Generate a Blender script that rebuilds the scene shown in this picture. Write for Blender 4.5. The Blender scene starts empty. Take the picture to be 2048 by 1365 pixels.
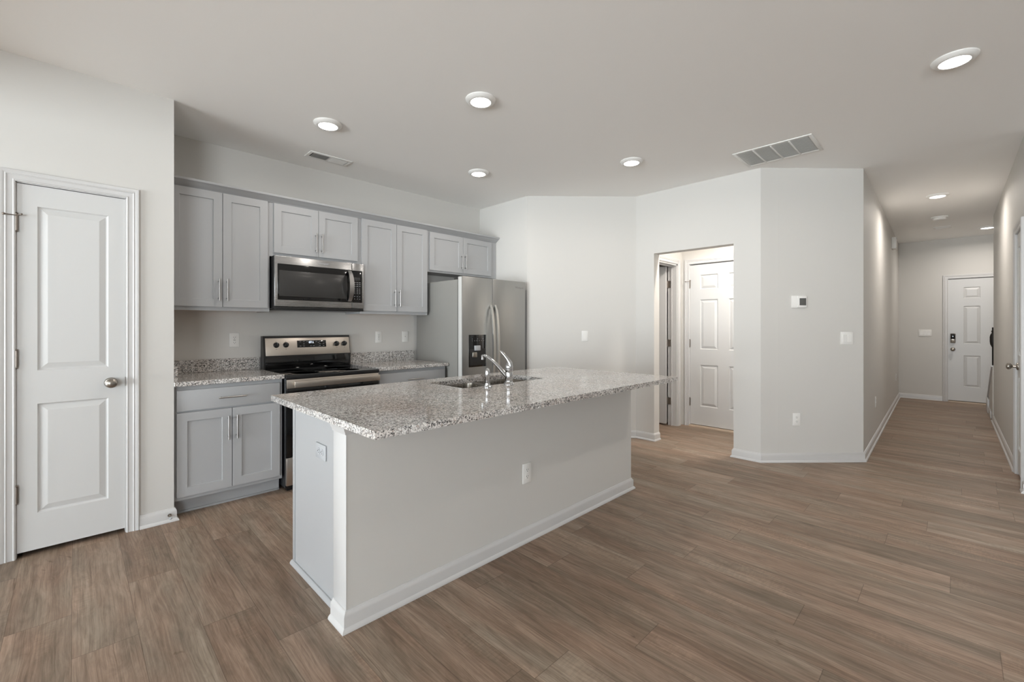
import bpy, bmesh, math, random
from mathutils import Vector, Matrix
random.seed(7)
D = bpy.data; C = bpy.context.scene.collection; S = bpy.context.scene
PI = math.pi

# ---------------------------------------------------------------- camera
cam = D.objects.new('camera', D.cameras.new('camera')); C.objects.link(cam)
cam.location = (0, 0, 1.265)
cam.rotation_euler = (PI/2, 0, math.radians(-44.8))
cam.data.sensor_width = 36.0
cam.data.lens = 882/2048*36
cam.data.shift_y = -29.5/2048
cam.data.clip_start = 0.05
S.camera = cam

# ---------------------------------------------------------------- world, daylight, exposure
S.view_settings.view_transform = 'Standard'
S.view_settings.look = 'None'
S.view_settings.gamma = 1
S.view_settings.exposure = 0.05
S.view_settings.use_curve_mapping = False
S.cycles.max_bounces = 10
S.cycles.diffuse_bounces = 6
S.cycles.glossy_bounces = 5
S.cycles.use_denoising = True
S.cycles.sample_clamp_indirect = 6
S.cycles.caustics_reflective = False
S.cycles.caustics_refractive = False
W = D.worlds.new('world'); S.world = W; W.use_nodes = True
wn = W.node_tree.nodes; wl = W.node_tree.links
# bright overcast sky above the horizon, sunlit ground below it
SKY, GROUND = 15.0, 28.0
wtc = wn.new('ShaderNodeTexCoord'); wsp = wn.new('ShaderNodeSeparateXYZ'); wl.new(wtc.outputs['Generated'], wsp.inputs['Vector'])
wmr = wn.new('ShaderNodeMapRange'); wmr.inputs['From Min'].default_value = -.03; wmr.inputs['From Max'].default_value = .03
wl.new(wsp.outputs['Z'], wmr.inputs['Value'])
wmx = wn.new('ShaderNodeMix'); wmx.data_type = 'RGBA'; wl.new(wmr.outputs['Result'], wmx.inputs['Factor'])
wmx.inputs['A'].default_value = (.88*GROUND, .95*GROUND, .99*GROUND, 1); wmx.inputs['B'].default_value = (.84*SKY, .93*SKY, 1.0*SKY, 1)
wl.new(wmx.outputs['Result'], wn['Background'].inputs[0]); wn['Background'].inputs[1].default_value = 1.0

def area(name, loc, rot, sx, sy, power, col, shape='RECTANGLE'):
    l = D.lights.new(name, 'AREA'); l.shape = shape; l.size = sx; l.size_y = sy
    l.energy = power; l.color = col
    o = D.objects.new(name, l); C.objects.link(o); o.location = loc; o.rotation_euler = rot
    return o
# the living room (behind and beside the camera) gets its daylight through a wide glass door and an added side window: light portals in both
XR = -7.0; YS = -4.2
LP = dict(kitchen=4.5, living=11, hall=12.5, alcove=32)
for p in (area('glass_door_portal', (XR+.1, 1.0, 1.06), (0, -PI/2, 0), 2.0, 4.3, 1, (1, 1, 1)),
          area('side_window_portal', (-3.6, YS+.1, 1.3), (PI/2, 0, 0), 2.5, 1.55, 1, (1, 1, 1))):
    p.data.cycles.is_portal = True
LAMP_COL = (1.0, 0.93, 0.86)

# ---------------------------------------------------------------- materials
def new_mat(name):
    m = D.materials.new(name); m.use_nodes = True
    return m, m.node_tree.nodes, m.node_tree.links, m.node_tree.nodes['Principled BSDF']
def srgb(r, g, b):
    f = lambda c: (c/255/12.92) if c/255 <= .04045 else ((c/255+.055)/1.055)**2.4
    return (f(r), f(g), f(b), 1)
def paint(name, col, rough=.5, metal=0, bump=0.0, scale=200, var=.02, spec=.5):
    m, N, L, B = new_mat(name)
    tc = N.new('ShaderNodeTexCoord'); nz = N.new('ShaderNodeTexNoise'); nz.inputs['Scale'].default_value = scale
    nz.inputs['Detail'].default_value = 2
    L.new(tc.outputs['Object'], nz.inputs['Vector'])
    mx = N.new('ShaderNodeMix'); mx.data_type = 'RGBA'
    mx.inputs['A'].default_value = [c*(1-var) for c in col[:3]]+[1]; mx.inputs['B'].default_value = [min(1, c*(1+var)) for c in col[:3]]+[1]
    L.new(nz.outputs['Fac'], mx.inputs['Factor']); L.new(mx.outputs['Result'], B.inputs['Base Color'])
    B.inputs['Roughness'].default_value = rough; B.inputs['Metallic'].default_value = metal
    B.inputs['Specular IOR Level'].default_value = spec
    if bump:
        bp = N.new('ShaderNodeBump'); bp.inputs['Strength'].default_value = bump; bp.inputs['Distance'].default_value = .001
        L.new(nz.outputs['Fac'], bp.inputs['Height']); L.new(bp.outputs['Normal'], B.inputs['Normal'])
    return m
def brushed(name, col, rough, stretch=(1, 1, 200), scale=6, bump=.05, var=.05):
    m, N, L, B = new_mat(name)
    tc = N.new('ShaderNodeTexCoord'); mp = N.new('ShaderNodeMapping'); mp.inputs['Scale'].default_value = stretch
    nz = N.new('ShaderNodeTexNoise'); nz.inputs['Scale'].default_value = scale; nz.inputs['Detail'].default_value = 3
    L.new(tc.outputs['Object'], mp.inputs['Vector']); L.new(mp.outputs['Vector'], nz.inputs['Vector'])
    mr = N.new('ShaderNodeMapRange'); mr.inputs['To Min'].default_value = rough-.05; mr.inputs['To Max'].default_value = rough+.05
    L.new(nz.outputs['Fac'], mr.inputs['Value']); L.new(mr.outputs['Result'], B.inputs['Roughness'])
    mx = N.new('ShaderNodeMix'); mx.data_type = 'RGBA'
    mx.inputs['A'].default_value = [c*(1-var) for c in col[:3]]+[1]; mx.inputs['B'].default_value = [min(1, c*(1+var)) for c in col[:3]]+[1]
    L.new(nz.outputs['Fac'], mx.inputs['Factor']); L.new(mx.outputs['Result'], B.inputs['Base Color'])
    B.inputs['Metallic'].default_value = 1
    bp = N.new('ShaderNodeBump'); bp.inputs['Strength'].default_value = bump; bp.inputs['Distance'].default_value = .0005
    L.new(nz.outputs['Fac'], bp.inputs['Height']); L.new(bp.outputs['Normal'], B.inputs['Normal'])
    return m
def granite(name):
    m, N, L, B = new_mat(name)
    tc = N.new('ShaderNodeTexCoord')
    wrp = N.new('ShaderNodeTexNoise'); wrp.inputs['Scale'].default_value = 90
    L.new(tc.outputs['Object'], wrp.inputs['Vector'])
    mw = N.new('ShaderNodeMix'); mw.data_type = 'RGBA'; mw.blend_type = 'LINEAR_LIGHT'; mw.inputs['Factor'].default_value = .006
    L.new(tc.outputs['Object'], mw.inputs['A']); L.new(wrp.outputs['Color'], mw.inputs['B'])
    def vor(scale):
        v = N.new('ShaderNodeTexVoronoi'); v.inputs['Scale'].default_value = scale
        L.new(mw.outputs['Result'], v.inputs['Vector']); return v
    def ramp(src, stops):
        r = N.new('ShaderNodeValToRGB'); r.color_ramp.interpolation = 'CONSTANT'
        e = r.color_ramp.elements
        while len(e) < len(stops): e.new(.5)
        for k, (p, c) in enumerate(stops): e[k].position = p; e[k].color = c
        L.new(src, r.inputs['Fac']); return r
    v1 = vor(160); s1 = N.new('ShaderNodeSeparateColor'); L.new(v1.outputs['Color'], s1.inputs['Color'])
    r1 = ramp(s1.outputs['Red'], [(0, srgb(22, 22, 24)), (.17, srgb(92, 91, 91)), (.30, srgb(160, 157, 154)), (.48, srgb(212, 209, 205)), (.70, srgb(238, 236, 233)), (.95, srgb(172, 156, 146))])
    v2 = vor(330); s2 = N.new('ShaderNodeSeparateColor'); L.new(v2.outputs['Color'], s2.inputs['Color'])
    r2 = ramp(s2.outputs['Green'], [(0, srgb(20, 20, 22)), (.22, srgb(112, 110, 109)), (.38, srgb(205, 201, 197)), (.7, srgb(236, 233, 229))])
    mx = N.new('ShaderNodeMix'); mx.data_type = 'RGBA'; mx.inputs['Factor'].default_value = .40
    L.new(r1.outputs['Color'], mx.inputs['A']); L.new(r2.outputs['Color'], mx.inputs['B'])
    nz = N.new('ShaderNodeTexNoise'); nz.inputs['Scale'].default_value = 3.2; nz.inputs['Detail'].default_value = 4
    L.new(tc.outputs['Object'], nz.inputs['Vector'])
    rr = N.new('ShaderNodeValToRGB'); rr.color_ramp.elements[0].position = .42; rr.color_ramp.elements[0].color = (1, 1, 1, 1)
    rr.color_ramp.elements[1].position = .68; rr.color_ramp.elements[1].color = (.82, .75, .71, 1)
    L.new(nz.outputs['Fac'], rr.inputs['Fac'])
    mu = N.new('ShaderNodeMix'); mu.data_type = 'RGBA'; mu.blend_type = 'MULTIPLY'; mu.inputs['Factor'].default_value = .8
    L.new(mx.outputs['Result'], mu.inputs['A']); L.new(rr.outputs['Color'], mu.inputs['B'])
    L.new(mu.outputs['Result'], B.inputs['Base Color'])
    B.inputs['Roughness'].default_value = .09
    B.inputs['Specular IOR Level'].default_value = .6
    return m
def plank_floor(name):
    m, N, L, B = new_mat(name)
    at = N.new('ShaderNodeAttribute'); at.attribute_name = 'plank_tone'
    uv = N.new('ShaderNodeUVMap'); uv.uv_map = 'UVMap'
    sp = N.new('ShaderNodeSeparateXYZ'); L.new(uv.outputs['UV'], sp.inputs['Vector'])
    def math_(op, a, b=None, c=None):
        n = N.new('ShaderNodeMath'); n.operation = op
        for k, v in enumerate((a, b, c)):
            if v is None: continue
            if isinstance(v, (int, float)): n.inputs[k].default_value = v
            else: L.new(v, n.inputs[k])
        return n.outputs[0]
    off = math_('MULTIPLY', at.outputs['Fac'], 53.0)
    warp = None
    def noise(sx, sy, scale, detail, rough=.55, dist=0):
        cb = N.new('ShaderNodeCombineXYZ')
        L.new(math_('MULTIPLY', warp or sp.outputs['X'], sx), cb.inputs['X']); L.new(math_('MULTIPLY', sp.outputs['Y'], sy), cb.inputs['Y']); L.new(off, cb.inputs['Z'])
        n = N.new('ShaderNodeTexNoise'); n.inputs['Scale'].default_value = scale; n.inputs['Detail'].default_value = detail
        n.inputs['Roughness'].default_value = rough; n.inputs['Distortion'].default_value = dist
        L.new(cb.outputs['Vector'], n.inputs['Vector']); return n.outputs['Fac']
    base = N.new('ShaderNodeValToRGB'); e = base.color_ramp.elements
    stops = [(0, srgb(135, 119, 105)), (.25, srgb(143, 126, 112)), (.5, srgb(148, 131, 117)), (.75, srgb(155, 139, 125)), (1, srgb(147, 128, 113))]
    while len(e) < len(stops): e.new(.5)
    for k, (p, c) in enumerate(stops): e[k].position = p; e[k].color = c
    L.new(at.outputs['Fac'], base.inputs['Fac'])
    def overlay(prev, fac_src, lo, hi, cola, colb, amount):
        mr = N.new('ShaderNodeValToRGB'); mr.color_ramp.elements[0].position = lo; mr.color_ramp.elements[1].position = hi
        mr.color_ramp.elements[0].color = cola; mr.color_ramp.elements[1].color = colb
        L.new(fac_src, mr.inputs['Fac'])
        mx = N.new('ShaderNodeMix'); mx.data_type = 'RGBA'; mx.blend_type = 'MULTIPLY'; mx.inputs['Factor'].default_value = amount
        L.new(prev, mx.inputs['A']); L.new(mr.outputs['Color'], mx.inputs['B']); return mx.outputs['Result']
    c = base.outputs['Color']
    warp = math_('ADD', sp.outputs['X'], math_('MULTIPLY', math_('SUBTRACT', noise(9, 2.2, 1, 2), .5), .032))   # wavy, cathedral-like figure
    c = overlay(c, noise(13, .8, 1, 3), .34, .66, (.80, .76, .72, 1), (1.16, 1.15, 1.14, 1), 1)         # long bands
    c = overlay(c, noise(7, 1.6, 1, 2), .38, .62, (1.05, .98, .94, 1), (.94, 1.0, 1.0, 1), .8)           # pinkish and olive patches
    blot = noise(24, 4.5, 1, 5, .62, 1.4)
    c = overlay(c, blot, .34, .64, (.78, .76, .74, 1), (1.1, 1.1, 1.1, 1), .9)                           # cloudy figure
    grain = noise(150, 3.4, 1, 5, .7, .25)
    c = overlay(c, grain, .38, .60, (.72, .70, .68, 1), (1.09, 1.09, 1.09, 1), .85)                       # fine grain
    c = overlay(c, noise(70, 1.5, 1, 3, .6, .6), .60, .74, (1, 1, 1, 1), (.60, .56, .52, 1), .8)         # dark open streaks
    c = overlay(c, noise(9, 3.2, 1.6, 2, .5, 2.0), .70, .80, (1, 1, 1, 1), (.62, .56, .50, 1), .8)      # knots
    saw = math_('MULTIPLY', math_('GREATER_THAN', noise(5, 1.3, 1, 1), .60), noise(26, 95, 1, 2))
    c = overlay(c, saw, .42, .60, (1, 1, 1, 1), (1.16, 1.15, 1.14, 1), .8)                               # pale cross saw marks
    # seams: distance of the UV (metres in the plank) to the plank's four edges, edge sizes in a second UV map
    uv2 = N.new('ShaderNodeUVMap'); uv2.uv_map = 'edge'
    s2 = N.new('ShaderNodeSeparateXYZ'); L.new(uv2.outputs['UV'], s2.inputs['Vector'])
    ex = math_('SUBTRACT', .5, math_('ABSOLUTE', math_('SUBTRACT', s2.outputs['X'], .5)))
    ey = math_('SUBTRACT', .5, math_('ABSOLUTE', math_('SUBTRACT', s2.outputs['Y'], .5)))
    lx = math_('LESS_THAN', ex, .0055); ly = math_('LESS_THAN', ey, .0012)
    ln = math_('MAXIMUM', lx, ly)
    mx = N.new('ShaderNodeMix'); mx.data_type = 'RGBA'; mx.blend_type = 'MULTIPLY'
    L.new(math_('MULTIPLY', ln, .5), mx.inputs['Factor']); L.new(c, mx.inputs['A']); mx.inputs['B'].default_value = (.25, .2, .17, 1)
    L.new(mx.outputs['Result'], B.inputs['Base Color'])
    B.inputs['Roughness'].default_value = .42; B.inputs['Specular IOR Level'].default_value = .22
    bp = N.new('ShaderNodeBump'); bp.inputs['Strength'].default_value = .25; bp.inputs['Distance'].default_value = .0006
    L.new(math_('SUBTRACT', grain, math_('MULTIPLY', ln, 1.0)), bp.inputs['Height']); L.new(bp.outputs['Normal'], B.inputs['Normal'])
    return m
def emit(name, col, strength):
    m, N, L, B = new_mat(name)
    B.inputs['Base Color'].default_value = (.8, .8, .8, 1)
    B.inputs['Emission Color'].default_value = col; B.inputs['Emission Strength'].default_value = strength
    return m
def glass(name):
    m, N, L, B = new_mat(name)
    B.inputs['Base Color'].default_value = (1, 1, 1, 1); B.inputs['Roughness'].default_value = 0
    B.inputs['Transmission Weight'].default_value = 1; B.inputs['IOR'].default_value = 1.05
    return m

M = dict(
    wall=paint('wall_paint', srgb(208, 206, 202), .6, bump=.12, scale=260, var=.01, spec=.3),
    ceil=paint('ceiling_paint', srgb(247, 246, 244), .85, bump=.1, scale=220, var=.01, spec=.2),
    trim=paint('white_trim_paint', srgb(204, 203, 202), .32, var=.006),
    door=paint('white_door_paint', srgb(206, 206, 205), .38, bump=.05, scale=400, var=.006),
    cab=paint('grey_cabinet_paint', srgb(171, 172, 173.5), .38, var=.008),
    wood=paint('raw_wood', srgb(190, 140, 92), .6, scale=40, var=.15),
    plate=paint('white_plastic', srgb(232, 231, 228), .35, var=.004),
    grayplate=paint('grey_plastic', srgb(178, 180, 183), .35, var=.004),
    slot=paint('dark_slot', srgb(35, 33, 32), .6),
    granite=granite('speckled_granite'),
    floor=plank_floor('wood_look_planks'),
    steel=brushed('brushed_steel', srgb(176, 176, 176), .27, (1, 1, 160)),
    steelv=brushed('brushed_steel_fridge', srgb(170, 170, 168), .36, (160, 160, 1)),
    steelw=brushed('warm_brushed_steel', srgb(205, 196, 186), .33, (1, 1, 160)),
    handle=brushed('handle_steel', srgb(178, 176, 174), .34, (1, 1, 100)),
    fhandle=brushed('fridge_handle_steel', srgb(208, 206, 202), .36, (100, 100, 1)),
    sinks=brushed('sink_steel', srgb(150, 145, 138), .26, (120, 1, 1)),
    nickel=brushed('satin_nickel', srgb(165, 159, 151), .30, (60, 60, 60), bump=.02),
    hinge=brushed('hinge_metal', srgb(140, 131, 123), .38, (60, 60, 60), bump=.02),
    ring=paint('burner_print', srgb(34, 34, 35), .2),
    duct=paint('grey_duct', srgb(222, 222, 219), .8),
    doorwrap=paint('light_grey_door_wrap', srgb(205, 205, 202), .4),
    chrome=paint('chrome', srgb(196, 197, 199), .10, 1, var=.002),
    black=paint('black_gloss_glass', srgb(10, 10, 11), .06, var=.01, spec=.6),
    blackm=paint('black_enamel', srgb(22, 22, 23), .35, var=.02),
    winmesh=paint('microwave_window_screen', srgb(52, 51, 50), .25, var=.03, scale=1500),
    fridgeside=paint('grey_fridge_side', srgb(139, 138, 134), .45, var=.01, scale=600, bump=.05),
    gasket=paint('dark_gasket', srgb(50, 49, 48), .6),
    greyprint=paint('pale_grey_print', srgb(165, 165, 165), .5),
    digits=emit('display_digits', (.75, .85, 1, 1), 1.6),
    lens=emit('lamp_lens', (1, .965, .92, 1), 9.0),
    screen=paint('thermostat_screen', srgb(92, 92, 90), .25),
    iron=paint('black_iron', srgb(32, 29, 27), .5, .4),
    dark=paint('gap_shade_paint', srgb(45, 40, 36), .9),  # dark paint standing in for shade behind closed doors
    glass=glass('window_glass'),
    sill=paint('tan_threshold', srgb(205, 186, 165), .5),
)

# ---------------------------------------------------------------- mesh helpers
class MB:
    def __init__(s): s.bm = bmesh.new()
    def box(s, x0, x1, y0, y1, z0, z1, bev=0, seg=2):
        t = bmesh.new()
        bmesh.ops.create_cube(t, size=1, matrix=Matrix.Translation(((x0+x1)/2, (y0+y1)/2, (z0+z1)/2)) @ Matrix.Diagonal((abs(x1-x0), abs(y1-y0), abs(z1-z0), 1)))
        if bev: bmesh.ops.bevel(t, geom=t.edges[:], offset=bev, segments=seg, profile=.5, affect='EDGES')
        s._add(t); return s
    def _add(s, t):
        me = D.meshes.new('t'); t.to_mesh(me); t.free(); s.bm.from_mesh(me); D.meshes.remove(me)
    def loft(s, rings, caps=True, closed=True):
        b = s.bm; vs = [[b.verts.new(p) for p in r] for r in rings]; n = len(vs[0])
        for a, c in zip(vs, vs[1:]):
            for i in range(n if closed else n-1):
                j = (i+1) % n
                try: b.faces.new((a[i], a[j], c[j], c[i]))
                except ValueError: pass
        if caps:
            for r in (vs[0], vs[-1]):
                try: b.faces.new(r)
                except ValueError: pass
        return s
    def tube(s, pts, radii, n=12, caps=True, flat=1.0):
        pts = [Vector(p) for p in pts]
        if isinstance(radii, (int, float)): radii = [radii]*len(pts)
        rings = []; up = None
        for k, p in enumerate(pts):
            d = (pts[min(k+1, len(pts)-1)]-pts[max(k-1, 0)]).normalized()
            if up is None:
                up = Vector((0, 0, 1)) if abs(d.z) < .9 else Vector((1, 0, 0))
            x = d.cross(up).normalized(); y = x.cross(d).normalized(); up = y
            rings.append([p+x*radii[k]*math.cos(2*PI*i/n)+y*radii[k]*flat*math.sin(2*PI*i/n) for i in range(n)])
        return s.loft(rings, caps)
    def cyl(s, p0, p1, r, n=16, r2=None): return s.tube([p0, p1], [r, r if r2 is None else r2], n)
    def lathe(s, prof, c=(0, 0, 0), n=24, axis='z'):
        rings = []
        for r, h in prof:
            ring = []
            for i in range(n):
                a = 2*PI*i/n; u, v = r*math.cos(a), r*math.sin(a)
                p = {'z': (u, v, h), 'y': (u, h, v), 'x': (h, u, v)}[axis]
                ring.append((c[0]+p[0], c[1]+p[1], c[2]+p[2]))
            rings.append(ring)
        return s.loft(rings, True)
    def sphere(s, c, r, sc=(1, 1, 1), u=16, v=10):
        t = bmesh.new(); bmesh.ops.create_uvsphere(t, u_segments=u, v_segments=v, radius=r, matrix=Matrix.Translation(c) @ Matrix.Diagonal((*sc, 1)))
        s._add(t); return s
    def prism(s, poly, axis, a, b):   # poly of 2D points extruded along an axis from a to b
        f = {'x': lambda p, t: (t, p[0], p[1]), 'y': lambda p, t: (p[0], t, p[1]), 'z': lambda p, t: (p[0], p[1], t)}[axis]
        return s.loft([[f(p, a) for p in poly], [f(p, b) for p in poly]])
    def xf(s, mat): bmesh.ops.transform(s.bm, matrix=mat, verts=s.bm.verts[:]); return s
    def build(s, name, mat, parent=None, smooth=True):
        b = s.bm
        bmesh.ops.recalc_face_normals(b, faces=b.faces[:])
        me = D.meshes.new(name); b.to_mesh(me); b.free()
        for f in me.polygons: f.use_smooth = smooth
        if smooth and hasattr(me, 'set_sharp_from_angle'): me.set_sharp_from_angle(angle=math.radians(35))
        if mat: me.materials.append(mat if not isinstance(mat, str) else M[mat])
        o = D.objects.new(name, me); C.objects.link(o)
        if parent: o.parent = parent
        return o

def tag(o, label, cat, group=None, kind=None):
    o['label'] = label; o['category'] = cat
    if group: o['group'] = group
    if kind: o['kind'] = kind
    return o
def thing(name, label, cat, loc=(0, 0, 0), rz=0, group=None, kind=None):
    o = D.objects.new(name, None); C.objects.link(o); o.location = loc; o.rotation_euler = (0, 0, rz)
    return tag(o, label, cat, group, kind)
def struct(o, label=None, cat=None):
    o['kind'] = 'structure'
    if label: o['label'] = label; o['category'] = cat
    return o
def place(o, P, ang): o.location = P; o.rotation_euler = (0, 0, ang); return o
def dup(root, loc, rz=None, label=None, group=None):
    r = root.copy(); C.objects.link(r); r.location = loc
    if rz is not None: r.rotation_euler = (0, 0, rz)
    if label: r['label'] = label
    if group: r['group'] = group
    for ch in list(root.children):
        c = ch.copy(); C.objects.link(c); c.parent = r
        for g in list(ch.children):
            d = g.copy(); C.objects.link(d); d.parent = c
    return r

def offset_path(path, d, closed=False):       # offset to the right of the path direction, mitred
    out = []; n = len(path)
    for i, p in enumerate(path):
        p = Vector(p)
        dirs = []
        if i > 0: dirs.append((p-Vector(path[i-1])).normalized())
        if i < n-1: dirs.append((Vector(path[i+1])-p).normalized())
        nr = [Vector((q.y, -q.x)) for q in dirs]
        if len(nr) == 1: out.append(p+nr[0]*d)
        else:
            b = (nr[0]+nr[1]); b = b/ b.length_squared*2 if b.length > 1e-6 else nr[0]
            out.append(p+b*d)
    return out
def sweep(mb, path, profile, plane):           # profile = [(offset to the right, height)], plane maps (p2d, h) -> 3D
    cols = []
    for off, h in profile:
        cols.append([plane(q, h) for q in offset_path(path, off)])
    rings = [[cols[k][i] for k in range(len(profile))] for i in range(len(path))]
    mb.loft(rings)
    return mb

# ---------------------------------------------------------------- setting: planked floor, ceiling, walls
CH = 2.74
PW, PL, X0P = .1967, 1.168, -.007
ROWJ = {-2: 3.327, -1: 2.73, 0: 2.365, 1: 2.866, 2: 2.232, 6: 1.065, 7: 1.63, 8: .891, 9: .345, 10: 1.163, 11: .485, 12: -.12, 13: .319, 14: .939,
        15: .02, 16: .843, 17: .293, 18: .732, 19: .129, 20: .615, 21: .27, 22: -.27, 33: .513}
def make_floor(x0, x1, y0, y1):
    bm = bmesh.new(); uvl = bm.loops.layers.uv.new('UVMap'); uv2 = bm.loops.layers.uv.new('edge')
    tl = bm.faces.layers.float.new('plank_tone')
    r = math.floor((x0-X0P)/PW)
    while X0P+r*PW < x1:
        a, b = X0P+r*PW, X0P+(r+1)*PW
        j = ROWJ.get(r, random.random()*PL)
        k = math.floor((y0-j)/PL)
        while j+k*PL < y1:
            c, d = j+k*PL, j+(k+1)*PL
            A, B_, Cc, Dd = max(a, x0), min(b, x1), max(c, y0), min(d, y1)
            if B_-A > 1e-4 and Dd-Cc > 1e-4:
                f = bm.faces.new([bm.verts.new(p) for p in ((A, Cc, 0), (B_, Cc, 0), (B_, Dd, 0), (A, Dd, 0))])
                f[tl] = random.random()
                ox, oy = random.random()*5, random.random()*5
                for lp in f.loops:
                    x, y = lp.vert.co.x, lp.vert.co.y
                    lp[uvl].uv = (x-a+ox, y-c+oy); lp[uv2].uv = ((x-a)/PW, (y-c)/PL)
            k += 1
        r += 1
    me = D.meshes.new('floor'); bm.to_mesh(me); bm.free(); me.materials.append(M['floor'])
    o = D.objects.new('floor', me); C.objects.link(o); return o
floor = struct(make_floor(XR-.3, 10.6, YS-.3, 4.4), 'brown wood-look plank floor through kitchen and hall', 'floor')
ceiling = struct(MB().box(XR-.3, 10.6, YS-.3, 4.4, CH, CH+.1).build('ceiling', 'ceil'), 'plain white flat ceiling over kitchen and hall', 'ceiling')

def frame(P, Q):
    P = Vector(P); Q = Vector(Q); d = (Q-P); L = d.length; a = math.atan2(d.y, d.x)
    return P, L, a
def wall(name, P, Q, openings=(), t=.115, label=None, e0=0, e1=0, mat='wall', h=CH):
    P, L, a = frame(P, Q); mb = MB(); xs = -e0
    for s0, s1, z0, z1 in sorted(openings):
        if s0 > xs: mb.box(xs, s0, 0, t, 0, h)
        if z0 > 0: mb.box(s0, s1, 0, t, 0, z0)
        if z1 < h: mb.box(s0, s1, 0, t, z1, h)
        xs = s1
    mb.box(xs, L+e1, 0, t, 0, h)
    o = mb.build(name, mat, smooth=False); place(o, (P.x, P.y, 0), a)
    return struct(o, label, 'wall')
XC = .462; YP = 3.59; YK = 4.24; XF = 3.635
A1, A2, A3, A4 = (XF, 3.42), (4.53, 2.562), (4.53, 1.28), (5.235, .61)
HL0, HL1 = (5.235, .61), (10.42, .72)
HR0, HR1 = (8.7, -.352), (5.1, -.37)
wall('wall_kitchen', (XC-.1, YK), (XF, YK), label='kitchen back wall behind grey cabinets and stove', e1=.115)
wall('wall_fridge', (XF, YK), A1, label='short white wall strip beside the refrigerator')
wall('wall_diagonal', A1, A2, label='angled white wall between refrigerator and alcove opening')
wall('wall_alcove', A2, A3, [(2.562-2.343, 2.562-1.518, 0, 2.066)], t=.12, label='white wall with a plain opening into the door alcove')
wall('wall_thermostat', A3, A4, label='angled white wall carrying the thermostat', e0=0)
wall('wall_hall', HL0, HL1, label='long white left wall of the hallway')
wall('wall_entry', HL1, (10.42, -1.4), [(.624, 1.522, 0, 2.06)], label='end wall of the hallway around the entry door', e0=.12, e1=.12)
wall('wall_closet', HR0, HR1, [(3.6-.622, 3.6-.142, 0, 2.05)], label='right hallway wall with the narrow closet door')
wall('wall_living_end', (5.1, -.37), (5.1, YS), label='white wall of the living room beside hallway mouth')
wall('wall_living_side', (5.1, YS), (XR, YS), [(7.4, 10.0, .5, 2.1)], label='long white living room wall behind the camera')
wall('wall_rear', (XR, YS), (XR, YP), [(3.0, 7.4, 0, 2.08)], t=.12, label='white rear wall with windows and glass door', e0=.12, e1=.12)
wall('wall_pantry', (XR, YP), (XC, YP), [(-.225-XR, .227-XR, 0, 2.052)], label='white pantry wall with narrow door at left')
wall('wall_pantry_return', (XC, YP), (XC, YK), label='short return wall at left end of cabinets', e0=-.001)
# alcove and rooms beyond
wall('wall_garage', (5.56, 3.5), (5.56, 1.16), [(3.5-2.39, 3.5-1.57, 0, 2.052)], label='back wall of the alcove around the white garage door')
wall('wall_utility', (4.65, 2.49), (5.56, 2.49), [(.06, .775, 0, 2.05)], t=.115, label='left wall of the alcove with an open doorway')
wall('wall_alcove_right', (5.56, 1.28), (4.65, 1.28), label='right wall inside the door alcove')
wall('wall_utility_left', (4.77, 2.61), (4.77, 3.5), label='left wall of the room behind the alcove')
wall('wall_utility_back', (4.45, 3.4), (5.56, 3.4), label='back wall of the room behind the alcove')
wall('wall_foyer', (8.7, -1.4), (8.7, -.352), t=.115, label='foyer wall face behind the stair')
wall('wall_foyer_side', (10.42, -1.4), (8.6, -1.4), label='foyer side wall beyond the stair')
struct(MB().box(-1.42, -1.30, YS, YP, 2.34, CH).build('wall_shade_beam', 'wall', smooth=False), 'unseen white beam added behind the camera to shade the ceiling', 'wall')  # unseen beam, added to keep daylight off the nearby ceiling and pantry wall
# unseen dark-painted blocks behind closed doors stop light leaks and stand in for shade
struct(MB().box(-.4, .44, YP+.118, YP+.5, 0, 2.3).build('wall_pantry_backing', 'dark', smooth=False), 'added dark backing behind the left pantry door', 'wall')
struct(MB().box(5.1, 5.9, -.8, -.49, 0, 2.3).build('wall_closet_backing', 'dark', smooth=False), 'added dark backing behind the hallway closet door', 'wall')
struct(MB().box(10.54, 10.7, -.95, .2, 0, 2.3).build('wall_entry_backing', 'dark', smooth=False), 'dark backing behind the entry door', 'wall')
struct(MB().box(5.68, 5.8, 1.5, 2.5, 0, 2.3).build('wall_garage_backing', 'dark', smooth=False), 'added dark backing behind the alcove door', 'wall')

# baseboards with shoe moulding
BBP = [(0, 0), (.024, 0), (.024, .006), (.020, .014), (.013, .019), (.013, .062), (.011, .070), (.006, .076), (.004, .082), (0, .084)]
def baseboard(side, path, label):
    mb = MB(); sweep(mb, path, [(o+.0005, h) for o, h in BBP], lambda q, h: (q[0], q[1], h+.0005))
    return struct(mb.build('baseboard_'+side, 'trim'), label, 'baseboard')
def on(P, Q, s):
    P = Vector(P); Q = Vector(Q); return tuple(P+(Q-P).normalized()*s)
baseboard('pantry', [(.289, YP), (XC, YP), (XC, 3.69)], 'short white baseboard wrapping the pantry wall corner')
baseboard('pantry_left', [(XR, YP), (-.289, YP)], 'white baseboard left of the pantry door')
baseboard('diagonal', [(XF, 3.47), A1, A2, (4.53, 2.343), (4.648, 2.343)], 'white baseboard along the angled wall to the alcove')
baseboard('thermostat', [(4.648, 1.518), (4.53, 1.518), A3, A4, HL1, (10.42, .162)], 'white baseboard from alcove opening down left of hallway')
baseboard('closet', [HR0, on(HR0, HR1, 3.6-.686)], 'white baseboard along the right hallway wall')
baseboard('living', [on(HR0, HR1, 3.6-.078), HR1, (5.1, YS), (XR, YS), (XR, -1.25)], 'white baseboard around the living room')

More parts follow.
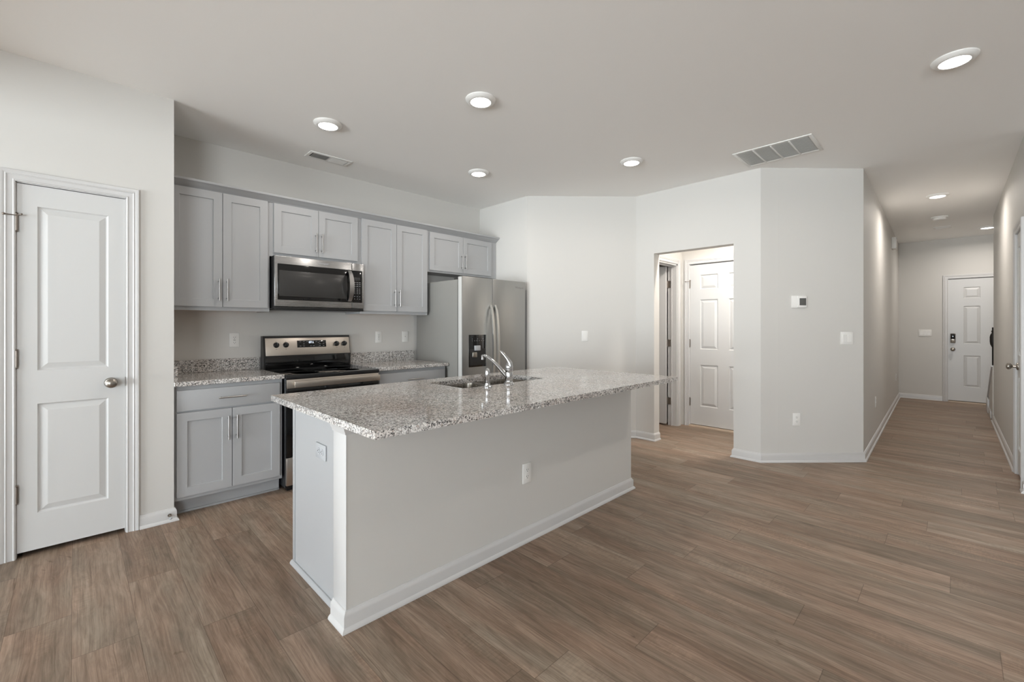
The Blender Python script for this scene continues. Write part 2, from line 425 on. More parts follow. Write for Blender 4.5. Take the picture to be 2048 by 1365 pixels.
# casings
CASP = [(0, 0), (0, .011), (.006, .014), (.011, .010), (.030, .012), (.035, .0165), (.040, .0135), (.048, .0175), (.057, .0185), (.061, .014), (.061, 0)]
def casing(name, P, ang, s0, s1, top, label, z0=0.0005):
    # path runs so that "right" points away from the opening: up the left side, across, down the right side -> outside is left; flip sign
    path = [(s0, z0), (s0, top), (s1, top), (s1, z0)]
    mb = MB(); sweep(mb, path, [(-o, h) for o, h in CASP], lambda q, h: (q[0], -h-.0005, q[1]))
    o = mb.build(name, 'trim'); place(o, (P[0], P[1], 0), ang)
    return struct(o, label, 'door casing')
def jamb(parent, s0, s1, top, t, th=.004, mat='trim'):
    mb = MB().box(s0, s0+th, .0, t, 0, top).box(s1-th, s1, .0, t, 0, top).box(s0, s1, .0, t, top-th, top)
    return mb

# moulded door slabs
def door_slab(w, h, t, panels, z0=0, rings=((0, 0), (.006, .009), (.011, .0105), (.040, .0015))):
    mb = MB(); b = mb.bm
    xs = sorted({0, w, *[p[0] for p in panels], *[p[1] for p in panels]}); zs = sorted({0, h, *[p[2] for p in panels], *[p[3] for p in panels]})
    def is_panel(xa, xb, za, zb):
        for p in panels:
            if xa >= p[0]-1e-6 and xb <= p[1]+1e-6 and za >= p[2]-1e-6 and zb <= p[3]+1e-6: return True
        return False
    for i in range(len(xs)-1):
        for k in range(len(zs)-1):
            if not is_panel(xs[i], xs[i+1], zs[k], zs[k+1]):
                b.faces.new([b.verts.new(p) for p in ((xs[i], 0, zs[k]), (xs[i+1], 0, zs[k]), (xs[i+1], 0, zs[k+1]), (xs[i], 0, zs[k+1]))])
    for p in panels:
        rr = [[(p[0]+i, d, p[2]+i), (p[1]-i, d, p[2]+i), (p[1]-i, d, p[3]-i), (p[0]+i, d, p[3]-i)] for i, d in rings]
        vs = [[b.verts.new(q) for q in r] for r in rr]
        for a, c in zip(vs, vs[1:]):
            for i in range(4): b.faces.new((a[i], a[(i+1) % 4], c[(i+1) % 4], c[i]))
        b.faces.new(vs[-1])
    for q in (((0, 0, 0), (0, t, 0), (0, t, h), (0, 0, h)), ((w, 0, 0), (w, t, 0), (w, t, h), (w, 0, h)), ((0, 0, 0), (w, 0, 0), (w, t, 0), (0, t, 0)),
              ((0, 0, h), (w, 0, h), (w, t, h), (0, t, h)), ((0, t, 0), (w, t, 0), (w, t, h), (0, t, h))):
        b.faces.new([b.verts.new(p) for p in q])
    bmesh.ops.remove_doubles(b, verts=b.verts[:], dist=1e-5)
    if z0: mb.xf(Matrix.Translation((0, 0, z0)))
    return mb
def hinge(parent, x, y, z, stop=False, side=1):
    mb = MB()
    mb.cyl((x, y-.008, z-.045), (x, y-.008, z+.045), .0065, 12)
    mb.sphere((x, y-.008, z+.049), .0065, (1, 1, .8), 10, 6).sphere((x, y-.008, z-.049), .0065, (1, 1, .8), 10, 6)
    mb.box(x-.007, x+.007, y-.006, y-.001, z-.043, z+.043)
    if stop:
        mb.cyl((x, y-.012, z+.036), (x-.040*side, y-.038, z+.033), .0028, 8); mb.sphere((x-.043*side, y-.04, z+.033), .008, (1, 1, .8), 10, 8)
        mb.cyl((x, y-.012, z+.036), (x+.020*side, y-.03, z+.042), .0028, 8); mb.sphere((x+.02*side, y-.031, z+.042), .005, (1, 1, 1), 10, 8)
    return mb.build('hinge', 'hinge', parent)
def knob(parent, x, y, z, name='knob'):
    prof = [(.031, 0), (.031, -.004), (.027, -.010), (.012, -.013), (.010, -.030), (.014, -.036), (.0235, -.043), (.0275, -.052), (.0265, -.061), (.020, -.068), (.008, -.071), (.001, -.0715)]
    return MB().lathe(prof, (x, y, z), 28, 'y').build(name, 'nickel', parent)

def panel_door(name, P, ang, s0, w, h, y, panels, label, hinge_left=True, knob_s=None, knob_z=.92, hz=(1.83, 1.087, .349), stop=True, z0=.028):
    d = thing(name, label, 'door', (P[0], P[1], 0), ang, kind='structure')
    sl = door_slab(w, h, .035, panels, z0).xf(Matrix.Translation((s0, y, 0))).build('slab', 'door', d, False)
    for k, z in enumerate(hz):
        hinge(d, s0-.001 if hinge_left else s0+w+.001, y, z, stop and k == 0, 1 if hinge_left else -1)
    if knob_s is not None: knob(d, s0+knob_s, y, knob_z)
    return d
# pantry door (two moulded panels, hinges left)
P0 = (0, YP); 
def two_panels(w): return [(.076, w-.076, 1.02-.028, 1.93-.028), (.076, w-.076, .228-.028, .835-.028)]
panel_door('door_1', P0, 0, -.2205, .443, 2.016, .0025, two_panels(.443), 'narrow white two-panel pantry door at far left', True, .378, .925)
struct(jamb(None, -.225, .227, 2.052, .115).build('trim_1', 'trim'), 'white jamb lining the pantry doorway', 'door jamb').location = (0, YP, 0)
MB().box(.222, .2245, -.002, .012, .90, .955).build('strike_plate', 'nickel', D.objects['door_1']).location = (0, 0, 0)
casing('trim_2', P0, 0, -.225, .227, 2.052, 'white moulded casing around the pantry door')
# closet door at right of the hallway
Pc, Lc, ac = frame(HR0, HR1)
panel_door('door_2', Pc, ac, 3.6-.618, .472, 2.02, .0025, two_panels(.472), 'narrow white two-panel closet door at the right edge', False, .066, .925, (1.79, 1.11, .36), False)
casing('trim_3', Pc, ac, 3.6-.622, 3.6-.142, 2.05, 'white casing around the closet door in the hallway')
o = jamb(None, 3.6-.622, 3.6-.142, 2.05, .115).build('trim_4', 'trim'); place(o, (Pc.x, Pc.y, 0), ac); struct(o, 'white jamb of the closet door', 'door jamb')
# six-panel garage door in the alcove
def six_panels(w, st, mu):
    pw = (w-2*st-mu)/2
    xs = [(st, st+pw), (w-st-pw, w-st)]
    return [(a, b, z0, z1) for a, b in xs for z0, z1 in ((.235, .755), (.95, 1.57), (1.70, 1.88))]
Pg, Lg, ag = frame((5.56, 3.5), (5.56, 1.16))
panel_door('door_3', Pg, ag, 3.5-2.385, .808, 2.01, .004, six_panels(.808, .126, .127), 'white six-panel door at the back of the alcove', True, .74, .92, (1.80, 1.05, .31))
casing('trim_5', Pg, ag, 3.5-2.39, 3.5-1.57, 2.052, 'white casing around the six-panel alcove door')
o = MB().box(3.5-2.388, 3.5-1.572, -.03, .06, .0005, .02).build('trim_6', 'sill'); place(o, (Pg.x, Pg.y, 0), ag); struct(o, 'tan threshold strip under the alcove door', 'threshold')
o = jamb(None, 3.5-2.39, 3.5-1.57, 2.052, .115).build('trim_7', 'trim'); place(o, (Pg.x, Pg.y, 0), ag); struct(o, 'white jamb of the alcove six-panel door', 'door jamb')
# open door of the room left of the alcove
Pu, Lu, au = frame((4.65, 2.49), (5.56, 2.49))
casing('trim_8', Pu, au, .06, .775, 2.05, 'white casing around the open doorway left of the alcove')
o = jamb(None, .06, .775, 2.05, .115, .018).box(.072, .757, .06, .07, 2.02, 2.032).box(.745, .757, .06, .07, 0, 2.032).build('trim_9', 'trim'); place(o, (Pu.x, Pu.y, 0), au); struct(o, 'white jamb of the open doorway left of alcove', 'door jamb')
d4 = thing('door_4', 'white door standing open in the room left of alcove', 'door', (4.65, 2.49, 0), 0, kind='structure')
MB().box(.710, .744, .122, .80, .02, 2.03, .001).build('slab', 'door', d4)
for z in (1.80, 1.05, .31):
    MB().box(.7515, .7565, .075, .114, z-.045, z+.045).cyl((.748, .1185, z-.045), (.748, .1185, z+.045), .0065, 10).build('hinge', 'hinge', d4)
# entry door at the end of the hallway
Pe, Le, ae = frame(HL1, (10.42, -1.4))
d5 = panel_door('door_5', Pe, ae, .628, .890, 2.02, .004, six_panels(.890, .180, .150), 'white six-panel entry door at the hallway end', False, .053, .881, (1.8, 1.05, .31), False)
casing('trim_10', Pe, ae, .624, 1.522, 2.06, 'white casing around the entry door')
o = jamb(None, .624, 1.522, 2.06, .115).build('trim_11', 'trim'); place(o, (Pe.x, Pe.y, 0), ae); struct(o, 'white jamb of the entry door', 'door jamb')
o = MB().box(.626, 1.52, -.03, .06, .0005, .018).build('trim_12', 'sill'); place(o, (Pe.x, Pe.y, 0), ae); struct(o, 'tan threshold under the entry door', 'threshold')
kp = MB().box(.652, .714, -.024, .005, .985, 1.145, .008).build('keypad_lock', 'nickel', d5)
MB().box(.656, .710, -.028, -.022, 1.052, 1.138, .003).build('keypad', 'black', kp)
MB().lathe([(.018, -.022), (.018, -.032), (.012, -.036), (.001, -.037)], (.683, 0, 1.02), 18, 'y').build('lock_cylinder', 'nickel', kp)

# windows and glass door in the rear wall (light comes through them)
Pr, Lr, ar = frame((XR, YS), (XR, YP))
def window(name, s0, s1, z0, z1, label, mull=1):
    w = thing(name, label, 'window', (Pr.x, Pr.y, 0), ar, kind='structure')
    mb = MB(); f = .05
    mb.box(s0, s1, .03, .09, z0, z0+f).box(s0, s1, .03, .09, z1-f, z1).box(s0, s0+f, .03, .09, z0, z1).box(s1-f, s1, .03, .09, z0, z1)
    if mull: mb.box((s0+s1)/2-.03, (s0+s1)/2+.03, .03, .09, z0, z1)
    mb.build('window_frame', 'trim', w, smooth=False)
    return w
Pr, Lr, ar = frame((5.1, YS), (XR, YS))
window('window_1', 7.4, 10.0, .5, 2.1, 'unseen white framed side window added to light the living room')  # unseen window, added to send daylight toward the pantry side
Pr, Lr, ar = frame((XR, YS), (XR, YP))
window('window_2', 3.0, 7.4, 0, 2.08, 'white framed wide sliding glass door behind the camera')

# stair knee wall at the end of the right hallway wall
kw = MB().prism([(8.7, 0), (9.85, 0), (9.85, .16), (8.7, .72)], 'y', -.43, -.343).build('wall_stair', 'wall', smooth=False)
struct(kw, 'low sloping knee wall of the stair at hallway end', 'wall')
o = MB().prism([(8.7, .722), (9.86, .160), (9.86, .180), (8.7, .742)], 'y', -.445, -.328).build('trim_13', 'trim'); struct(o, 'white cap on the sloping stair knee wall', 'trim')
o = MB().box(9.45, 9.87, -.342, -.322, .0005, .2, .002).box(8.9, 9.44, -.342, -.330, .0005, .1, .002).build('trim_14', 'trim'); struct(o, 'white skirt board at the foot of the stair', 'trim')
bal = MB().cyl((8.86, -.352, .655), (8.86, -.352, 1.25), .009, 8).build('stair_baluster', 'iron')
tag(bal, 'black iron baluster with bulging basket on the stair knee wall', 'baluster')
MB().lathe([(.009, .98), (.012, .985), (.026, 1.02), (.030, 1.06), (.030, 1.12), (.024, 1.15), (.013, 1.17), (.011, 1.185), (.018, 1.195), (.009, 1.21)], (8.86, -.352, 0), 16).build('basket', 'iron', bal)

# ---------------------------------------------------------------- cabinets
def bar_handle(parent, cx, y, cz, length, vertical=True, name='handle'):
    mb = MB(); r = .0055; so = .03; h = length/2; q = h-.02
    if vertical:
        mb.cyl((cx, y-so, cz-h), (cx, y-so, cz+h), r, 12)
        for k in (-q, q): mb.cyl((cx, y, cz+k), (cx, y-so, cz+k), .0045, 10)
    else:
        mb.cyl((cx-h, y-so, cz), (cx+h, y-so, cz), r, 12)
        for k in (-q, q): mb.cyl((cx+k, y, cz), (cx+k, y-so, cz), .0045, 10)
    return mb.build(name, 'handle', parent)
def shaker(x0, x1, z0, z1, y, rail=.057):
    return door_slab(x1-x0, z1-z0, .019, [(rail, x1-x0-rail, rail, z1-z0-rail)], 0, ((0, 0), (.0015, .008), (.003, .009))).xf(Matrix.Translation((x0, y, z0)))
def cab_door(parent, x0, x1, z0, z1, y, hx, hz, hl=.166):
    d = shaker(x0, x1, z0, z1, y).build('door', 'cab', parent, False)
    bar_handle(d, hx, y, hz, hl)
    return d
def upper(label, x0, x1, z0, z1, doors, dz0, dz1, hz, under='wood'):
    c = thing('upper_cabinet', label, 'cabinet', (0, 0, 0), 0, 'grey wall cabinets')
    yb = YK-.0005; yf = 3.9345
    mb = MB().box(x0, x1, yf, yb, z0+.012, z1).box(x0, x1, yf, yf+.019, z0, z0+.012).box(x0, x0+.012, yf+.019, yb, z0, z0+.012).box(x1-.012, x1, yf+.019, yb, z0, z0+.012)
    mb.build('body', 'cab', c, smooth=False)
    MB().box(x0+.013, x1-.013, yf+.02, yb-.001, z0+.008, z0+.0119).build('bottom_panel', under, c)
    (a0, a1), (b0, b1) = doors
    cab_door(c, a0, a1, dz0, dz1, 3.915, a1-.024, hz); cab_door(c, b0, b1, dz0, dz1, 3.915, b0+.024, hz)
    return c
upper('tall grey wall cabinet left of the microwave', .4625, 1.127, 1.383, 2.29, ((.478, .797), (.801, 1.111)), 1.412, 2.274, 1.54)
upper('short grey wall cabinet directly above the microwave', 1.1275, 1.897, 1.838, 2.29, ((1.156, 1.510), (1.514, 1.870)), 1.868, 2.271, 1.985, 'cab')
upper('tall grey wall cabinet right of the microwave', 1.8975, 2.645, 1.383, 2.29, ((1.911, 2.273), (2.277, 2.634)), 1.412, 2.274, 1.54)
upper('short grey wall cabinet above the refrigerator', 2.6455, 3.634, 1.842, 2.29, ((2.667, 3.110), (3.114, 3.542)), 1.862, 2.264, 1.985, 'cab')
crown = MB().prism([(3.9343, 2.2755), (3.928, 2.2755), (3.924, 2.282), (3.914, 2.287), (3.898, 2.300), (3.882, 2.312), (3.870, 2.315), (3.868, 2.330), (3.9343, 2.330)], 'x', .463, 3.634).build('crown_molding', 'cab')
tag(crown, 'grey crown molding along the top of all wall cabinets', 'molding')

def base(label, x0, x1, drawer, doors, kick=True):
    c = thing('base_cabinet', label, 'cabinet', (0, 0, 0), 0, 'grey base cabinets by the stove')
    MB().box(x0, x1, 3.63, YK-.001, .105, .8675).box(x0, x1, 3.70, YK-.001, .0005, .105).build('body', 'cab', c, smooth=False)
    MB().box(x0, x1, 3.688, 3.6995, .0008, .016, .004).build('shoe_molding', 'cab', c)
    dr = MB().box(drawer[0], drawer[1], 3.611, 3.6295, .70, .838, .0015).build('drawer', 'cab', c)
    bar_handle(dr, (drawer[0]+drawer[1])/2, 3.611, .769, .166, False)
    (a0, a1), (b0, b1) = doors
    cab_door(c, a0, a1, .132, .688, 3.611, a1-.024, .555); cab_door(c, b0, b1, .132, .688, 3.611, b0+.024, .555)
    return c
base('grey base cabinet with one drawer left of the stove', .463, 1.127, (.4795, 1.107), ((.4795, .793), (.797, 1.107)))
base('grey base cabinet between stove and refrigerator', 1.905, 2.655, (1.925, 2.641), ((1.925, 2.281), (2.285, 2.641)))
def counter(label, x0, x1, side=None):
    c = thing('countertop', label, 'countertop', (0, 0, 0), 0, 'granite countertops beside the stove')
    MB().box(x0, x1, 3.585, YK-.001, .8685, .8985, .002, 1).build('slab', 'granite', c)
    MB().box(x0, x1, YK-.021, YK-.001, .8986, 1.0, .0015, 1).build('backsplash', 'granite', c)
    if side: MB().box(x0, x0+.02, 3.60, YK-.0215, .8986, 1.0, .0015, 1).build('side_splash', 'granite', c)
    return c
counter('speckled granite countertop left of the stove', .463, 1.132, True)
counter('speckled granite countertop between stove and refrigerator', 1.904, 2.668)

# ---------------------------------------------------------------- text as mesh
def text_mesh(body, size, name, mat, parent, loc, rot, depth=.0004):
    cu = D.curves.new(name, 'FONT'); cu.body = body; cu.size = size; cu.extrude = depth; cu.align_x = 'CENTER'; cu.align_y = 'CENTER'
    tmp = D.objects.new('tmp', cu); C.objects.link(tmp)
    dg = bpy.context.evaluated_depsgraph_get(); dg.update()
    me = D.meshes.new_from_object(tmp.evaluated_get(dg)); D.objects.remove(tmp); D.curves.remove(cu)
    me.name = name; me.materials.clear(); me.materials.append(M[mat])
    me.transform(Matrix.Translation(loc) @ rot)
    o = D.objects.new(name, me); C.objects.link(o); o.parent = parent
    return o
FRONT = Matrix.Rotation(PI/2, 4, 'X')     # readable from -Y

# ---------------------------------------------------------------- stove
st = thing('stove', 'stainless steel electric stove with black glass top', 'stove', (0, 0, 0))
sx0, sx1 = 1.139, 1.898
MB().box(sx0, sx1, 3.60, 4.215, .03, .868, .002, 1).build('body', 'blackm', st)
ct = MB().box(sx0, sx1, 3.568, 4.13, .8685, .889, .005).build('cooktop', 'black', st)
MB().box(sx0-.002, sx1+.002, 3.566, 3.572, .862, .8855, .002).box(sx0-.003, sx0, 3.572, 4.13, .8685, .8885).box(sx1, sx1+.003, 3.572, 4.13, .8685, .8885).build('rim', 'blackm', ct)
for cx, cy, r in ((1.33, 3.72, .105), (1.70, 3.72, .085), (1.33, 3.98, .075), (1.70, 3.98, .105)):
    MB().lathe([(r, .8891), (r, .8894), (r-.003, .8894), (r-.003, .8891)], (cx, cy, 0), 40).build('burner_ring', 'ring', ct)
# backguard: black lower riser, tilted steel control panel
bg = MB().prism([(4.130, .8685), (4.130, 1.005), (4.160, 1.180), (4.215, 1.180), (4.215, .8685)], 'x', sx0, sx1).build('backguard', 'blackm', st)
MB().box(sx0+.012, sx1-.012, 4.1265, 4.1298, .893, 1.003, .001).build('riser', 'black', bg)
tilt = math.atan2(.030, .175)
RT = Matrix.Translation((0, 4.1295, 1.005)) @ Matrix.Rotation(-tilt, 4, 'X')
cp = MB().box(sx0+.016, sx1-.006, -.004, .0005, .004, .158, .0015).xf(RT).build('control_panel', 'steelw', st)
MB().box(1.412, 1.668, -.0055, -.0035, .070, .133, .0008).xf(RT).build('display', 'black', cp)
text_mesh('07:1', .026, 'clock_digits', 'digits', cp, (0, 0, 0), RT @ Matrix.Translation((1.535, -.006, .115)) @ FRONT)
for x, z in ((1.44, .122), (1.47, .122), (1.50, .122), (1.58, .122), (1.60, .112), (1.61, .122), (1.645, .122), (1.47, .102), (1.44, .083), (1.47, .083), (1.53, .083), (1.555, .083), (1.61, .102), (1.645, .102), (1.61, .083), (1.645, .083)):
    MB().box(x-.007, x+.007, -.0062, -.0054, z-.0015, z+.0015).xf(RT).build('button_mark', 'greyprint', cp)
for kx in (1.240, 1.318, 1.766, 1.841):
    k = MB().lathe([(.024, -.004), (.024, -.008), (.0205, -.010), (.019, -.026), (.017, -.0285), (.001, -.029)], (kx, 0, .097), 24, 'y')
    kb = k.xf(RT).build('knob', 'blackm', cp)
    MB().box(kx-.004, kx+.004, -.036, -.026, .079, .115, .002).xf(RT).build('grip', 'blackm', kb)
    MB().box(kx-.001, kx+.001, -.0366, -.0357, .099, .114).xf(RT).build('pointer', 'grayplate', kb)
for kx in (1.240, 1.318, 1.766, 1.841):
    MB().box(kx-.004, kx+.004, -.0045, -.0038, .128, .1305).xf(RT).build('dial_mark', 'slot', cp)
    MB().box(kx-.006, kx+.006, -.0045, -.0038, .060, .0625).xf(RT).build('dial_mark', 'slot', cp)
od = MB().box(sx0+.002, sx1-.002, 3.572, 3.599, .27, .862, .003).build('oven_door', 'black', st)
MB().box(sx0+.002, sx1-.002, 3.5685, 3.5725, .79, .857, .002).build('top_band', 'steelw', od)
oh = MB().box(sx0+.045, sx1-.012, 3.520, 3.533, .797, .847, .004).box(sx0+.06, sx0+.09, 3.532, 3.569, .805, .838, .002).box(sx1-.06, sx1-.03, 3.532, 3.569, .805, .838, .002).build('handle', 'steelw', od)
dw = MB().box(sx0+.002, sx1-.002, 3.572, 3.599, .05, .262, .003).build('storage_drawer', 'steelw', st)
for fy in (3.62, 4.10):
    for fx in (sx0+.02, sx1-.06): MB().box(fx, fx+.04, fy, fy+.04, .0006, .0305).build('foot', 'blackm', st)

# ---------------------------------------------------------------- microwave
mw = thing('microwave', 'stainless steel microwave mounted above the stove', 'microwave', (0, 0, 0))
mx0, mx1, mz0, mz1 = 1.1385, 1.8965, 1.410, 1.8365
MB().box(mx0, mx1, 3.868, YK-.0015, mz0, mz1, .003).build('body', 'blackm', mw)
dx = 1.782
dr = MB().box(mx0+.001, dx-.0015, 3.846, 3.8675, mz0+.016, mz1-.001, .004).build('door', 'steel', mw)
MB().box(1.161, dx-.0016, 3.8435, 3.8470, 1.480, 1.772, .004).build('glass_panel', 'black', dr)
MB().box(1.172, 1.735, 3.8425, 3.8440, 1.510, 1.719, .001).build('window', 'winmesh', dr)
MB().box(1.205, 1.685, 3.8418, 3.8428, 1.525, 1.690, .0005).build('window_screen', 'winmesh', dr)
pts = [(1.757, 3.843-.052*math.sin(PI*k/12)**.7 if 0 < k < 12 else 3.843, 1.488+.276*k/12) for k in range(13)]
h = MB(); rings = []
for k, p in enumerate(pts):
    w = .015+.006*math.sin(PI*k/12); rings.append([(p[0]-w, p[1]-.006, p[2]), (p[0]+w, p[1]-.006, p[2]), (p[0]+w, p[1]+.004, p[2]), (p[0]-w, p[1]+.004, p[2])])
h.loft(rings).build('handle', 'handle', dr)
ctl = MB().box(dx+.0015, mx1-.001, 3.846, 3.8675, mz0+.016, mz1-.001, .004).build('control_panel', 'steel', mw)
cg = MB().box(dx+.0016, 1.878, 3.8435, 3.8470, 1.480, 1.770, .003).build('keypad_glass', 'black', ctl)
MB().box(1.801, 1.858, 3.8428, 3.8437, 1.682, 1.708, .0003).build('display', 'winmesh', ctl)
for r, z in enumerate((1.662, 1.645, 1.628, 1.606, 1.592, 1.578, 1.564, 1.535, 1.513)):
    for x in (1.806, 1.830, 1.854):
        w = .008 if r < 3 else .004
        MB().box(x-w, x+w, 3.8428, 3.8437, z-.002, z+.002).build('key_mark', 'greyprint', ctl)
MB().box(mx0+.001, mx1-.001, 3.852, 3.8675, mz0-.008, mz0+.014, .003).box(mx0+.02, mx1-.02, 3.87, 4.2, mz0-.01, mz0-.0005, .003).build('vent_base', 'blackm', mw)
text_mesh('Whirlpool', .022, 'logo', 'grayplate', dr, (1.523, 3.8455, 1.803), FRONT)
# ---------------------------------------------------------------- refrigerator
fr = thing('refrigerator', 'stainless steel side-by-side refrigerator with ice dispenser', 'refrigerator', (0, 0, 0))
fx0, fx1 = 2.677, 3.570
MB().box(fx0+.002, fx1-.002, 3.462, 4.19, .04, 1.728, .004).build('cabinet', 'fridgeside', fr)
MB().box(fx0+.01, fx1-.01, 3.447, 3.4615, .05, 1.722).build('gasket', 'gasket', fr)
for hx in (fx0+.02, fx1-.12): MB().box(hx, hx+.1, 3.45, 3.54, 1.7285, 1.748, .005).build('hinge_cover', 'gasket', fr)
MB().box(fx0+.02, fx1-.02, 3.48, 4.1, .0006, .0395).build('base_grille', 'blackm', fr)
spl = 3.077
fd = MB().box(fx0, spl-.003, 3.385, 3.4465, .06, 1.757, .006).build('freezer_door', 'steelv', fr)
rd = MB().box(spl+.003, fx1, 3.385, 3.4465, .06, 1.757, .006).build('refrigerator_door', 'steelv', fr)
MB().box(fx0-.0012, fx0+.002, 3.391, 3.4445, .07, 1.750, .0005).build('door_edge', 'doorwrap', fd)
MB().box(spl+.0018, spl+.0045, 3.391, 3.4445, .07, 1.750, .0004).build('door_edge', 'doorwrap', rd)
def arc_handle(parent, x):
    mb = MB(); rings = []
    z0, z1 = .55, 1.488
    for k in range(17):
        t = k/16; y = 3.3835-.060*min(1, math.sin(PI*t)**.55) ; z = z0+(z1-z0)*t
        rings.append([(x-.013, y-.007, z), (x+.013, y-.007, z), (x+.013, y+.005, z), (x-.013, y+.005, z)])
    mb.loft(rings); return mb.build('handle', 'fhandle', parent)
arc_handle(fd, spl-.030); arc_handle(rd, spl+.032)
ds = MB().box(2.760, 2.988, 3.3825, 3.388, .858, 1.180, .003).build('dispenser', 'black', fd)
MB().box(2.772, 2.976, 3.3815, 3.3832, .875, 1.040, .002).build('recess', 'slot', ds)
MB().box(2.828, 2.90, 3.366, 3.3830, 1.022, 1.072, .004).build('ice_chute', 'grayplate', ds)
MB().box(2.796, 2.852, 3.362, 3.3825, .955, 1.008, .006).build('paddle', 'nickel', ds)
for k in range(6): MB().box(2.80+k*.03, 2.808+k*.03, 3.3818, 3.3828, 1.118, 1.122).build('button_mark', 'greyprint', ds)
for k in range(3): MB().box(2.80+k*.07, 2.808+k*.07, 3.3818, 3.3828, 1.136, 1.141).build('button_mark', 'greyprint', ds)
text_mesh('Whirlpool', .030, 'logo', 'fridgeside', rd, (3.475, 3.3848, 1.688), FRONT)

# ---------------------------------------------------------------- island
isl = thing('kitchen_island', 'white and grey island base under the granite top', 'island', (0, 0, 0))
ix0, ix1, iy0, iy1 = .803, 3.08, 1.785, 1.905
MB().box(ix0, ix1, iy0, iy1, .0005, .868).build('half_wall', 'wall', isl, smooth=False)
MB().box(ix0-.0025, ix0-.0002, iy0-.002, iy1+.004, .05, .868, .0008).build('end_cap', 'trim', isl)
cb = MB().box(.838, ix1-.01, 2.478, 2.497, .105, .868).box(.838, ix1-.01, iy1+.0005, 2.43, .0005, .12).box(.838, .856, iy1+.0005, 2.478, .105, .868).box(ix1-.028, ix1-.01, iy1+.0005, 2.478, .105, .868).build('sink_cabinet', 'cab', isl, smooth=False)
MB().box(.833, .8378, iy1+.0005, 2.487, .0005, .868).box(.829, .8330, 2.470, 2.498, .0005, .868, .001).build('end_panel', 'cab', isl)
for k in range(4):
    a = .86+k*.55; d = shaker(0, .54, .132, .84, 0).xf(Matrix.Rotation(PI, 4, 'Z')).xf(Matrix.Translation((a+.54, 2.5165, 0))).build('door', 'cab', isl)
    bar_handle(d, a+(.50 if k % 2 == 0 else .04), 2.517+.03, .70, .166)
sweep(MB(), [(ix1, iy1), (ix1, iy0), (ix0-.0025, iy0), (ix0-.0025, iy1+.004)], [(-o-.0006, h) for o, h in BBP], lambda q, h: (q[0], q[1], h+.0005))
mb = MB(); sweep(mb, [(ix0-.0028, iy1+.004), (ix0-.0028, iy0-.0005), (ix1+.0005, iy0-.0005), (ix1+.0005, iy1)], BBP, lambda q, h: (q[0], q[1], h+.0006)); mb.build('baseboard', 'trim', isl)
SHOE = [(0, 0), (.018, 0), (.018, .006), (.013, .014), (.006, .019), (0, .019)]
mb = MB(); sweep(mb, [(.8325, 2.50), (.8325, iy1+.005)], SHOE, lambda q, h: (q[0], q[1], h+.0006)); mb.build('shoe_molding', 'cab', isl)
CAP = [(0, 0), (.004, 0), (.006, .010), (.012, .020), (.016, .036), (.024, .046), (.026, .054), (0, .054)]
mb = MB(); sweep(mb, [(ix0-.0028, iy1+.006), (ix0-.0028, iy0-.0005), (ix1+.0005, iy0-.0005)], CAP, lambda q, h: (q[0], q[1], h+.8135)); mb.build('capital_molding', 'trim', isl)

# countertop with a sink cut-out
def rrect(x0, x1, y0, y1, r, n=6):
    pts = []
    for cx, cy, a0 in ((x1-r, y1-r, 0), (x0+r, y1-r, 90), (x0+r, y0+r, 180), (x1-r, y0+r, 270)):
        for k in range(n+1):
            a = math.radians(a0+90*k/n); pts.append((cx+r*math.cos(a), cy+r*math.sin(a)))
    return pts
HX0, HX1, HY0, HY1 = 1.625, 2.345, 2.035, 2.405
def slab_with_hole(x0, x1, y0, y1, z0, z1, hole):
    b = bmesh.new()
    out = rrect(x0, x1, y0, y1, .004, 2)
    def loop(pts, z): 
        v = [b.verts.new((p[0], p[1], z)) for p in pts]
        return v, [b.edges.new((v[i], v[(i+1) % len(v)])) for i in range(len(v))]
    vo, eo = loop(out, z1); vi, ei = loop(hole, z1)
    bmesh.ops.triangle_fill(b, use_beauty=True, edges=eo+ei)
    r = bmesh.ops.extrude_face_region(b, geom=b.faces[:])
    for v in [g for g in r['geom'] if isinstance(g, bmesh.types.BMVert)]: v.co.z = z0
    mb = MB(); mb.bm.free(); mb.bm = b
    return mb
top = slab_with_hole(.740, 3.098, 1.42, 2.562, .8695, .8995, rrect(HX0, HX1, HY0, HY1, .035)).build('island_countertop', 'granite')
tag(top, 'large speckled granite top with sink cut-out on the island', 'countertop')

# undermount double sink
sk = thing('kitchen_sink', 'stainless undermount double-bowl sink in the island top', 'sink', (0, 0, 0))
mid = (HX0+HX1)/2
def basin(x0, x1):
    mb = MB(); y0, y1 = HY0-.006, HY1+.006
    r0 = [(p[0], p[1], .8690) for p in rrect(x0, x1, y0, y1, .05)]
    r1 = [(p[0], p[1], .852) for p in rrect(x0+.002, x1-.002, y0+.002, y1-.002, .05)]
    r2 = [(p[0], p[1], .735) for p in rrect(x0+.008, x1-.008, y0+.008, y1-.008, .05)]
    r3 = [(p[0], p[1], .712) for p in rrect(x0+.030, x1-.030, y0+.030, y1-.030, .04)]
    ro = [(p[0], p[1], .8688) for p in rrect(x0-.010, x1+.010, y0-.010, y1+.010, .055)]
    mb.loft([ro, r0, r1, r2, r3], caps=False)
    f = mb.bm.faces.new([mb.bm.verts.new(p) for p in r3])
    bmesh.ops.remove_doubles(mb.bm, verts=mb.bm.verts[:], dist=1e-5)
    o = mb.build('basin', 'sinks', sk)
    MB().lathe([(.042, .7125), (.042, .7145), (.032, .7145), (.028, .7128), (.001, .7128)], ((x0+x1)/2, (HY0+HY1)/2+.04, 0), 24).build('drain', 'chrome', o)
    return o
basin(HX0-.006, mid-.014); basin(mid+.014, HX1+.006)
MB().box(mid-.0145, mid+.0145, HY0-.004, HY1+.004, .853, .860, .003).build('divider', 'sinks', sk)

